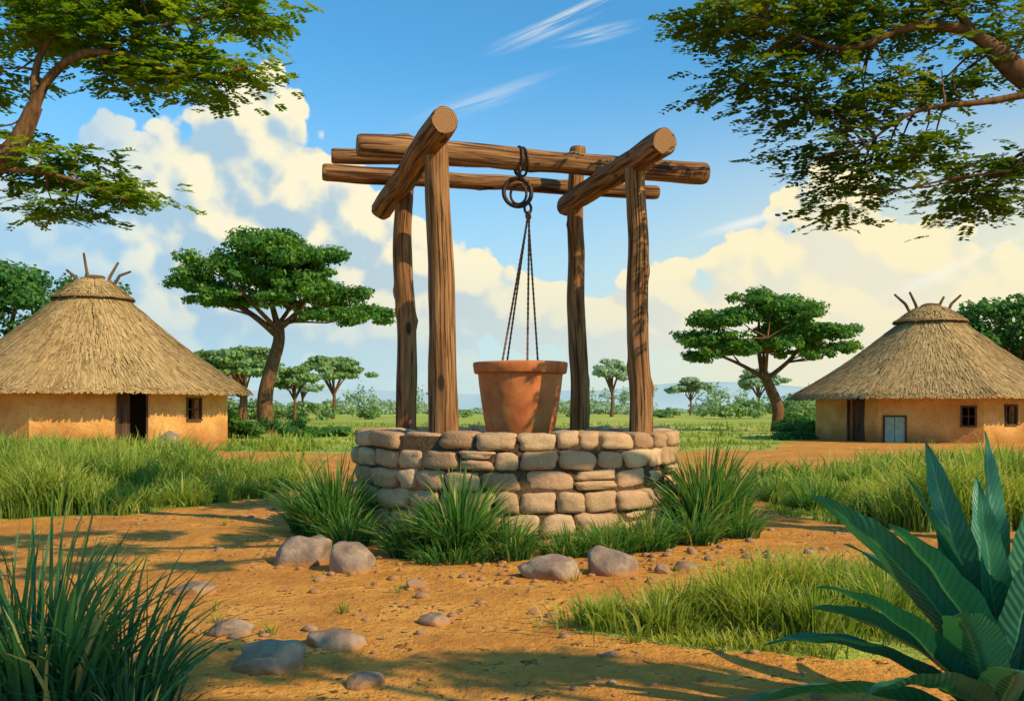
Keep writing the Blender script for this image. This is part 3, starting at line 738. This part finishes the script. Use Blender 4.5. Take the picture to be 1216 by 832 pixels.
def smalltree(name,x,y,h,w,seed,m,leaf=.4,dens=70):
    rng=np.random.default_rng(seed); cl=[]
    for i in range(11):
        a=rng.uniform(0,6.28); rr=w*.5*math.sqrt(rng.random())*.85; cl.append((rr*math.cos(a),rr*math.sin(a),h*(.88-.32*(rr/(w*.5))**1.5)+rng.normal()*h*.03,w*.22,w*.22,h*.08))
    root=empty(name,(x,y,0)); acc=Acc()
    ln=[([(0,0,-.3),(w*.02,0,h*.3),(0,0,h*.6)],h*.035,h*.018)]
    for c in cl: ln.append(([(0.01*w,0,h*.35),(c[0]*.5,c[1]*.5,h*.6),(c[0],c[1],c[2])],h*.017,h*.006))
    for P,a,b_ in ln: limb(acc,P,a,b_,6)
    acc.obj('trunk_and_limbs',m_bark,root)
    V,F,A=crown(subclumps(cl,5,.5,rng),dens,leaf,rng); build('foliage',V,F,m,A,root)
smalltree('unseen_shade_acacia',-21.6,120,8.2,9.2,21,L_far,.45,120)
smalltree('unseen_shade_acacia',-24.8,92,7.4,9.5,22,L_far,.42,120)
smalltree('unseen_shade_acacia',-29.5,108,8.8,9,27,L_far,.42,120)
smalltree('unseen_shade_acacia',15,150,9.8,6.8,23,L_far2,.5,120)
smalltree('unseen_shade_acacia',-20.8,95,5.8,5.0,24,L_far,.4,120)
smalltree('unseen_shade_acacia',34,190,7.5,8,25,L_far2,.6,90)
smalltree('unseen_shade_acacia',42,170,8.5,9,26,L_far2,.6,90)
smalltree('unseen_shade_acacia',-38,180,8,8,28,L_far2,.6,90)
def broad(name,x,y,h,w,seed,m,leaf=.3,dens=130):
    rng=np.random.default_rng(seed); cl=[]
    for i in range(18):
        a=rng.uniform(0,6.28); ph=rng.uniform(-.8,1.3); rr=w*.36*math.cos(ph)
        cl.append((rr*math.cos(a),rr*math.sin(a),h*.6+h*.3*math.sin(ph),w*.22,w*.22,h*.13))
    root=empty(name,(x,y,0)); acc=Acc()
    limb(acc,[(0,0,-.3),(.1,0,h*.3),(0,0,h*.6)],h*.04,h*.02,8)
    for c in cl: limb(acc,[(0,0,h*.3),(c[0]*.5,c[1]*.5,h*.45),(c[0],c[1],c[2])],h*.014,h*.006,6)
    acc.obj('trunk_and_limbs',m_bark,root)
    V,F,A=crown(subclumps(cl,7,.5,rng),dens,leaf,rng); build('foliage',V,F,m,A,root)
broad('broadleaf_tree',-31.5,60,10.4,9,31,L_bush,.3,170)
broad('broadleaf_tree',-27.0,64,9.6,6.5,32,L_bush,.3,170)
broad('broadleaf_tree',30.8,62,8.6,7.5,33,L_bush,.3,170)
broad('broadleaf_tree',34.5,58,7.6,7,34,L_bush,.3,170)
def bushes(name,items,m,leaf,dens,seed):
    rng=np.random.default_rng(seed); cl=[]
    for (x,y,w,h) in items:
        for k in range(5):
            cl.append((x+rng.normal()*w*.25,y+rng.normal()*w*.2,h*rng.uniform(.25,.6),w*.3,w*.3,h*.38))
    V,F,A=crown(subclumps(cl,4,.55,rng),dens,leaf,rng); return build(name,V,F,m,A)
bushes('bush',[(-10.9,42,2.6,1.15),(-9.3,43,2.4,.9),(-12.4,43,2.4,1.5),(-8.0,44,2.4,.5)],L_bush,.13,1000,41)
bushes('bush',[(13.0,45,2.4,.7),(14.8,50,3.0,1.2),(16.4,51,2.6,1.1),(12.2,40.5,2.0,.4),(11.2,40,1.6,.35)],L_bush,.13,1000,42)
bushes('bush',[(22.2,37,2.6,.7),(20.8,35.6,1.6,.4),(23.5,36,2.6,.8)],L_bush,.13,1000,43)
rt=np.random.default_rng(50)
it=[(-22,110,5,2.4),(-27,112,6,2.8),(-17,118,4,1.8),(-33,115,7,3.),(26,120,6,2.4),(30,130,6,3.),(36,125,7,3.2),(42,118,6,2.6),(21,135,4,1.6),(-9,140,5,1.4),(3,150,5,1.5),(10,145,5,2.2)]
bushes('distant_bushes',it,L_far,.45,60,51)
it=[]
for i in range(120):
    a=rt.uniform(-.62,.62); Yd=rt.uniform(210,330); it.append((Yd*a,Yd,rt.uniform(6,14),rt.uniform(1.6,3.8)*(1.35 if abs(a)>.3 else 1)*(1+.5*math.sin(a*31))))
for a in (.085,.11,.13,.20,.215,.235,.26,-.1,-.14,-.16,.29): it.append((240*a,240,6,7.5))
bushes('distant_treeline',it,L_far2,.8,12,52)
hx=np.linspace(-2600,2600,240); V=[]
hp=20+40*fbm(hx/420,hx*0,5,4)+34*np.exp(-((hx-400)/260)**2)-6
for x,h in zip(hx,hp): V+= [(x,1900,-5),(x,2050,h),(x,2500,-5)]
F=[]
for i in range(len(hx)-1):
    F+=[[i*3,(i+1)*3,(i+1)*3+1,i*3+1],[i*3+1,(i+1)*3+1,(i+1)*3+2,i*3+2]]
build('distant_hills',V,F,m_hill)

# ------------------------------------------------------------ near overhanging trees
def canopy(name,base,limbs,clumps,seed,dens,m,leaf=.075,rest=None,branch_r=.02,restd=500):
    rng=np.random.default_rng(seed); root=empty(name,base); off=np.array(base)
    acc=Acc()
    for P,r0,r1 in limbs: limb(acc,[tuple(np.array(p)-off) for p in P],r0,r1,10)
    LM=[([tuple(np.array(p)-off) for p in smoothline(P)],0,0) for P,_,_ in limbs[1:]]
    sub=[]
    for c in clumps:
        for _ in range(2):
            d=rng.normal(size=3); d/=np.linalg.norm(d); sub.append(np.array([c[0]+d[0]*c[3]*.6,c[1]+d[1]*c[4]*.6,c[2]+d[2]*c[5]*.5])-off)
    branchy(acc,LM,sub,rng,.004,branch_r)
    Cs=[];Ns=[];Us=[]; rn=[]
    for (x,y,z,rx,ry,rz) in clumps:
        for _ in range(max(3,int(5.5*rx*rx/.25))):
            d=rng.normal(size=3); d/=np.linalg.norm(d); q=rng.uniform(.3,1.05); cc=np.array([x+d[0]*rx*q,y+d[1]*ry*q,z+d[2]*rz*q])
            sr=rng.uniform(.13,.26); hue=rng.random()
            for _k in range(int(dens*rng.uniform(.6,1.3))):
                e=rng.normal(size=3)*np.array([1,1,.34])*sr; s=cc+e
                a=rng.uniform(0,6.28) if rng.random()<.3 else math.atan2(e[1],e[0])+rng.normal()*.5
                dv=np.array([math.cos(a),math.sin(a),rng.uniform(-.45,.15)]); dv/=np.linalg.norm(dv); L=rng.uniform(.14,.30)
                sd=np.cross(dv,[0,0,1.]); sd/=np.linalg.norm(sd); nn=np.cross(sd,dv)
                m_=6
                for j in range(m_):
                    t=(j+.5)/m_; pp=s+dv*L*t+np.array([0,0,-.12*L*t*t])
                    for sg in (-1,1):
                        u=sd*sg+dv*.55+rng.normal(size=3)*.12; u/=np.linalg.norm(u); ll=leaf*(1.1-.5*abs(t-.45))*rng.uniform(.8,1.2)
                        Cs.append(pp+u*ll*.5); Us.append(u*ll*.5); Ns.append(np.cross(u,nn+rng.normal(size=3)*.25)*ll*.55); rn.append(.55*hue+.45*rng.random())
    C=np.array(Cs)-off;U=np.array(Us);Wd=np.array(Ns)
    V=np.stack([C-U,C-Wd*.5,C+U,C+Wd*.5],1).reshape(-1,3)
    F=np.arange(len(C)*4).reshape(-1,4)
    build('foliage',V,F,m,{'rnd':np.repeat(np.array(rn),4)},root,smooth=False)
    if rest:
        V,F,A=crown(subclumps([(c[0]-off[0],c[1]-off[1],c[2]-off[2],c[3],c[4],c[5]) for c in rest],5,.45,rng),restd,.14,rng); build('outer_foliage',V,F,m,A,root)
    acc.obj('trunk_and_limbs',m_bark,root)
    return root
Yl=12
Lc=[(-5.9,5.95,.55,.28),(-5.2,5.95,.5,.26),(-4.6,5.75,.5,.25),(-4.15,5.45,.42,.22),(-3.75,5.2,.36,.16),(-3.15,6.1,.42,.18),(-3.35,5.45,.28,.12),(-4.9,5.35,.3,.14),(-5.7,6.4,.7,.3),(-4.6,6.4,.65,.3),(-3.6,6.3,.45,.22),(-5.9,4.15,.40,.20),(-5.5,4.35,.38,.16),(-5.05,4.05,.38,.18),(-4.75,3.86,.25,.1),(-6.3,4.6,.4,.2),(-6.4,5.4,.4,.2),(-5.6,3.75,.32,.12),(-3.9,5.75,.4,.18)]
canopy('overhanging_acacia_tree',(-8.6,12.2,0),[([(-8.6,12.2,-.3),(-8.3,12.2,1.6),(-7.6,12.1,3.0),(-6.5,12,3.95),(-6.0,12,4.4),(-5.75,12,4.9)],.26,.09),
 ([(-5.8,12,4.75),(-5.6,12,5.2),(-5.1,11.9,5.5),(-4.4,12,5.45),(-3.9,12,5.25),(-3.2,12,5.35)],.075,.012),([(-5.75,12,4.85),(-5.75,12.1,5.5),(-5.3,12.1,6.2)],.07,.02),([(-6.3,12,4.1),(-5.9,11.9,4.1),(-5.3,11.9,4.0),(-4.6,12,3.75)],.05,.01),([(-5.1,12,5.5),(-4.4,12.2,5.9),(-3.5,12.2,6.1)],.04,.012),([(-7.2,12,3.4),(-7.4,12,4.6),(-7.2,12,6)],.14,.04)],
 [(x,Yl+dy,z,r_,r_*.9,rz) for (x,z,r_,rz) in Lc for dy in (.15,.6)],61,17,L_over,.095,
 rest=[(-7.6,12,5.4,1.2,1.4,.5),(-8.8,12.5,5.9,1.5,1.8,.6)],restd=300)
Rc=[(1.95,4.85,.30,.14),(2.35,4.80,.34,.14),(2.85,4.65,.30,.13),(2.15,4.35,.24,.10),(2.65,4.18,.26,.11),(3.1,4.02,.28,.12),(2.95,4.95,.34,.13),(3.5,4.85,.34,.14),(3.45,4.25,.3,.12),(2.95,3.62,.28,.12),(3.35,3.48,.28,.12),(3.13,3.22,.18,.12),(3.75,3.72,.28,.10),(4.0,4.30,.28,.12),(4.45,3.38,.26,.11),(4.65,3.55,.22,.13),(4.1,4.95,.34,.13),(4.3,3.15,.18,.08),(2.4,5.15,.42,.16),(3.2,5.3,.45,.16),(4.1,5.4,.45,.16),(4.7,4.75,.25,.12)]
canopy('overhanging_acacia_tree',(7.2,7.6,0),[([(7.2,7.6,-.3),(7.0,7.7,1.8),(6.4,8.0,3.2),(5.6,8.7,3.8),(4.8,9,4.15),(4.35,9,4.5)],.28,.085),
 ([(4.5,9,4.4),(4.1,9,4.66),(3.6,9,4.70),(3.0,9,4.5),(2.3,9,4.75)],.075,.010),([(4.9,8.9,4.12),(4.3,8.9,4.0),(3.6,8.9,3.9),(3.1,8.9,3.55)],.045,.008),([(5.2,8.8,3.95),(4.8,8.8,3.7),(4.4,8.8,3.35)],.03,.008),([(4.2,9,4.6),(3.9,9.1,5.0),(3.0,9.1,5.2)],.05,.012),([(6.4,8,3.3),(6.0,6.5,4.6),(4.6,5.2,5.2),(3.2,4.6,5.4),(1.8,4.8,5.4)],.13,.03),([(4.6,5.2,5.2),(4.0,4.0,5.4),(3.0,3.2,5.5)],.07,.02),([(6.3,8,3.3),(6.9,7.4,5),(7.2,6.8,6)],.14,.05)],
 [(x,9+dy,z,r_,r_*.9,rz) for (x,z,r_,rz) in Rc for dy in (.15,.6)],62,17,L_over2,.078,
 rest=[(8.6,7.6,5.8,1.6,1.6,.6),(3.6,5.0,5.5,.55,.5,.2),(2.5,5.5,5.5,.55,.5,.2),(1.4,5.2,5.5,.6,.5,.2),(2.6,4.3,5.6,.6,.5,.2),(3.8,3.8,5.5,.55,.4,.2),(1.6,4.1,5.5,.55,.4,.2),(3.0,3.2,5.6,.5,.4,.2),(.6,4.6,5.5,.6,.4,.2)],branch_r=.014,restd=850)  # small clumps: above the frame, added to shade the ground on the left
def shade(name,base,clumps,seed):
    rng=np.random.default_rng(seed); root=empty(name,base); acc=Acc(); off=np.array(base)
    limb(acc,[(0,0,-.3),(-.2,.05,1.6),(-.6,.1,3.2),(-1.2,.2,4.4)],.3,.16,10)
    for c in clumps:
        q=[(-.6,.1,3.2),((c[0]-off[0])*.5-.3,(c[1]-off[1])*.5,4.4),(c[0]-off[0],c[1]-off[1],c[2]-.1)]; limb(acc,q,.09,.03,7)
    acc.obj('trunk_and_limbs',m_bark,root)
    V,F,A=crown(subclumps([(c[0]-off[0],c[1]-off[1],c[2],c[3],c[4],c[5]) for c in clumps],7,.42,rng),800,.13,rng); build('foliage',V,F,L_over,A,root)
shade('unseen_shade_acacia',(9.6,-1.6,0),[(3.9,.3,5.3,.8,.5,.3),(4.9,.6,5.4,.8,.5,.3),(5.9,.35,5.5,.8,.5,.3),(6.7,.6,5.5,.6,.4,.3),(4.4,-.4,5.4,.9,.6,.3),(5.6,-.6,5.6,.9,.6,.3),(6.8,-1.0,5.6,.9,.5,.3),(9.6,-2.0,5.8,1.2,.9,.4),(6.0,-1.5,5.6,1.2,.7,.35)],71)  # tree out of view, added to cast shade over the foreground

# ------------------------------------------------------------ broad-leaved plant
def bladeleaf(acc,base,tip,w,arch,seed,nseg=26,tear=.12):
    rng=np.random.default_rng(seed); base=Vector(base);tip=Vector(tip); d=tip-base; L=d.length
    mid=base.lerp(tip,.5)+Vector((0,0,arch))
    V=[];F=[];U=[];T=[]
    us=[-1,-.66,-.33,0,.33,.66,1]
    side0=Vector((d.y,-d.x,0)) if abs(d.x)+abs(d.y)>L*.35 else Vector((1,.3,0))
    side0.normalize()
    side0=(side0+Vector((rng.normal()*.25,rng.normal()*.25,rng.uniform(-.5,.1)))).normalized()
    for i in range(nseg+1):
        t=i/nseg; p=(1-t)**2*base+2*t*(1-t)*mid+t*t*tip; tan=(2*(1-t)*(mid-base)+2*t*(tip-mid)).normalized()
        s=(side0-tan*side0.dot(tan)).normalized(); nrm=s.cross(tan)
        if nrm.z<0: nrm=-nrm
        wd=w*(math.sin(math.pi*min(1,(.06+t*.94))**.85)**.75)*(.35+.65*min(1,t*3))
        if i==nseg: wd=.002
        for u in us:
            e=1+(rng.uniform(-tear,tear*.4) if abs(u)==1 and 2<i<nseg-1 else 0)
            q=p+s*u*wd*.5*e+nrm*(abs(u)*.20*wd+.02*w*math.sin(t*30+u*2)); V.append(tuple(q)); U.append(u);T.append(t)
    n=len(us)
    for i in range(nseg):
        for j in range(n-1): F.append([i*n+j,i*n+j+1,(i+1)*n+j+1,(i+1)*n+j])
    acc.add(V,F,u=np.array(U),t=np.array(T),rnd=rng.random())
acc=Acc()
bx,by=1.90,3.85
for i,(tx,ty,tz,w,ar) in enumerate([(1.64,3.95,1.12,.17,.10),(1.90,4.0,1.16,.17,.12),(1.78,3.8,.97,.17,.06),(1.14,3.8,.92,.20,.22),(1.40,3.7,.82,.22,.20),(1.15,3.75,.58,.21,.22),(.98,3.85,.34,.22,.24),(.76,3.75,.10,.22,.22),(2.12,3.95,.98,.2,.15),(2.3,3.8,.82,.2,.2),(1.55,3.5,.52,.22,.22),(1.25,3.55,.22,.22,.2),(2.35,4.2,.85,.18,.2),(1.45,4.35,.66,.18,.22),(2.5,3.6,.4,.2,.25),(1.75,3.3,.35,.2,.22),(2.05,4.4,.95,.17,.15),(1.25,4.15,.42,.18,.2),(1.55,3.9,.98,.16,.1),(1.0,3.5,.05,.2,.15),(1.98,3.6,.9,.2,.1)]):
    bladeleaf(acc,(bx+random.uniform(-.06,.06),by+random.uniform(-.05,.05),.0),(tx,ty,tz),w,ar,i+5)
acc.obj('broad_leaved_plant',m_agave)

# ------------------------------------------------------------ light
S=Vector((.82,-.57,0)).normalized()*math.cos(math.radians(36)); S.z=math.sin(math.radians(36))
sd=bpy.data.lights.new('sun','SUN'); sd.energy=5.0; sd.angle=math.radians(.5); sd.color=(1,.80,.48)
so=bpy.data.objects.new('sun',sd); so.rotation_euler=S.to_track_quat('Z','Y').to_euler(); so.location=(10,-5,12); link(so)
w=bpy.data.worlds.new('World'); scene.world=w; w.use_nodes=True; nt=w.node_tree; nt.nodes.clear()
try: w.cycles.sampling_method='NONE'
except Exception as e: print('world sampling',e)
out=nd(nt,'ShaderNodeOutputWorld'); bg=nd(nt,'ShaderNodeBackground'); bg.inputs[1].default_value=.1; nt.links.new(bg.outputs[0],out.inputs[0])
sky=nd(nt,'ShaderNodeTexSky'); sky.sky_type='NISHITA'; sky.sun_disc=False; sky.sun_elevation=math.radians(36); sky.sun_rotation=math.atan2(S.x,S.y); sky.air_density=1.0; sky.dust_density=.6; sky.ozone_density=2.2
gen=nd(nt,'ShaderNodeTexCoord').outputs['Generated']; sp=nd(nt,'ShaderNodeSeparateXYZ',{0:gen})
az=M(nt,'ARCTAN2',sp.outputs[0],sp.outputs[1]); el=M(nt,'ARCSINE',sp.outputs[2])
P=nd(nt,'ShaderNodeCombineXYZ',{0:az,1:el}).outputs[0]
gr=bpy.data.node_groups.new('cloud_density','ShaderNodeTree')
gr.interface.new_socket('P',in_out='INPUT',socket_type='NodeSocketVector'); gr.interface.new_socket('D',in_out='OUTPUT',socket_type='NodeSocketFloat')
gi=gr.nodes.new('NodeGroupInput'); go=gr.nodes.new('NodeGroupOutput'); Pi=gi.outputs[0]
wv=VM(gr,'SUBTRACT',nd(gr,'ShaderNodeTexNoise',{'Vector':Pi,'Scale':11.,'Detail':2.}).outputs[1],(.5,.5,.5))
Pd=VM(gr,'ADD',Pi,VM(gr,'MULTIPLY',wv,(.06,.045,0)))
blobs=[(-.258,.255,.07,.085),(-.215,.215,.09,.075),(-.300,.19,.09,.08),(-.160,.180,.07,.055),(-.25,.12,.18,.13),(-.37,.21,.08,.07),(-.44,.14,.12,.10),(-.34,.08,.18,.10),
(-.105,.140,.065,.055),(-.045,.130,.065,.05),(-.12,.08,.15,.08),(.02,.095,.11,.05),(.144,.118,.065,.045),(.1,.08,.11,.045),
(.315,.178,.062,.068),(.255,.138,.075,.05),(.37,.142,.085,.058),(.21,.088,.09,.045),(.31,.075,.16,.07),(.46,.10,.10,.055)]
cur=None
for (x,y,rx,ry) in blobs:
    d=VM(gr,'LENGTH',VM(gr,'MULTIPLY',VM(gr,'SUBTRACT',Pd,(x,y,0)),(1/rx,1/ry,0)))
    v=M(gr,'SUBTRACT',1.,d); cur=v if cur is None else M(gr,'SMOOTH_MAX',cur,v,.15)
n1=NZ(gr,Pi,22,5,.52)
vo=nd(gr,'ShaderNodeTexVoronoi',{'Vector':VM(gr,'ADD',Pi,VM(gr,'MULTIPLY',wv,(.03,.03,0))),'Scale':27.,'Detail':1.,'Roughness':.5}).outputs[0]
D=M(gr,'ADD',cur,M(gr,'MULTIPLY',M(gr,'SUBTRACT',n1,.5),.62)); D=M(gr,'ADD',D,M(gr,'MULTIPLY',M(gr,'SUBTRACT',.45,vo),.55))
gr.links.new(D,go.inputs[0])
def dens(vec):
    n=nt.nodes.new('ShaderNodeGroup'); n.node_tree=gr; nt.links.new(vec,n.inputs[0]); return n.outputs[0]
d0=dens(P); d1=dens(VM(nt,'ADD',P,(.010,.020,0))); 
mask=MR(nt,d0,.0,.09)
big=NZ(nt,P,9,2)
lit=MR(nt,M(nt,'ADD',M(nt,'SUBTRACT',d0,d1),M(nt,'MULTIPLY',M(nt,'SUBTRACT',big,.5),.5)),-.14,.28)
core=MR(nt,el,.04,.17,.35,1.); lit=M(nt,'MULTIPLY',lit,core)
azw=MR(nt,az,-.35,.40)
litc=MIX(nt,azw,(1.0,.93,.68),(1.0,.90,.58)); shc=MIX(nt,azw,(.42,.61,.75),(.86,.82,.64))
leftw=MR(nt,az,-.33,-.42); lit2=M(nt,'MULTIPLY',lit,M(nt,'SUBTRACT',1.,M(nt,'MULTIPLY',leftw,.6)))
cc=MIX(nt,lit2,shc,litc)
skc=VM(nt,'MULTIPLY',sky.outputs[0],(.070,.165,.195))
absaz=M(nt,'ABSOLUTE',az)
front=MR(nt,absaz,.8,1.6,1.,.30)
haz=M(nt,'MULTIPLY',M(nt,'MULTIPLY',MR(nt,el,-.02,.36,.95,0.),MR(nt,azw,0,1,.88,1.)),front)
warmup=M(nt,'MULTIPLY',M(nt,'MULTIPLY',MR(nt,az,.05,.55),MR(nt,el,.05,.34,.85,0.)),MR(nt,az,.8,1.5,1.,0.))
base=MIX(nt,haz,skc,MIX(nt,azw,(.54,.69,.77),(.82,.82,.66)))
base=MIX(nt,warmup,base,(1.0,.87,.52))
low=MR(nt,el,.01,.10,.3,1.)
soft=MR(nt,az,-.30,-.40,1.,.75)
col=MIX(nt,M(nt,'MULTIPLY',M(nt,'MULTIPLY',mask,low),soft),base,cc)
def streak(col,x,y,ang,L,Wd,amt):
    v=nd(nt,'ShaderNodeVectorRotate',{'Vector':P,'Center':(x,y,0),'Angle':-ang},rotation_type='Z_AXIS').outputs[0]
    q=VM(nt,'SUBTRACT',v,(x,y,0)); nn=NZ(nt,VM(nt,'MULTIPLY',VM(nt,'ADD',q,(x*9,y*9,0)),(7,110,1)),1.,3,.65)
    d=VM(nt,'LENGTH',VM(nt,'MULTIPLY',q,(1/L,1/Wd,0)))
    m_=M(nt,'MULTIPLY',MR(nt,d,.0,1.,1.,0.),MR(nt,nn,.38,.64,.0,amt)); return MIX(nt,m_,col,(.95,.94,.86))
for s in [(.052,.372,.36,.10,.013,.75),(.085,.358,.18,.06,.009,.75),(.235,.18,.22,.065,.008,.8),(.44,.135,.35,.12,.012,.8),(-.03,.30,.3,.12,.014,.3)]:
    col=streak(col,*s)
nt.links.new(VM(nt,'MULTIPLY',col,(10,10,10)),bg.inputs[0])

# ------------------------------------------------------------ camera
cd=bpy.data.cameras.new('camera'); co=bpy.data.objects.new('camera',cd); link(co)
co.location=(0,0,1.25); co.rotation_euler=(math.radians(90),0,0); cd.lens=35; cd.sensor_width=36; cd.shift_y=69/1216; cd.clip_end=8000; cd.clip_start=.05
scene.camera=co
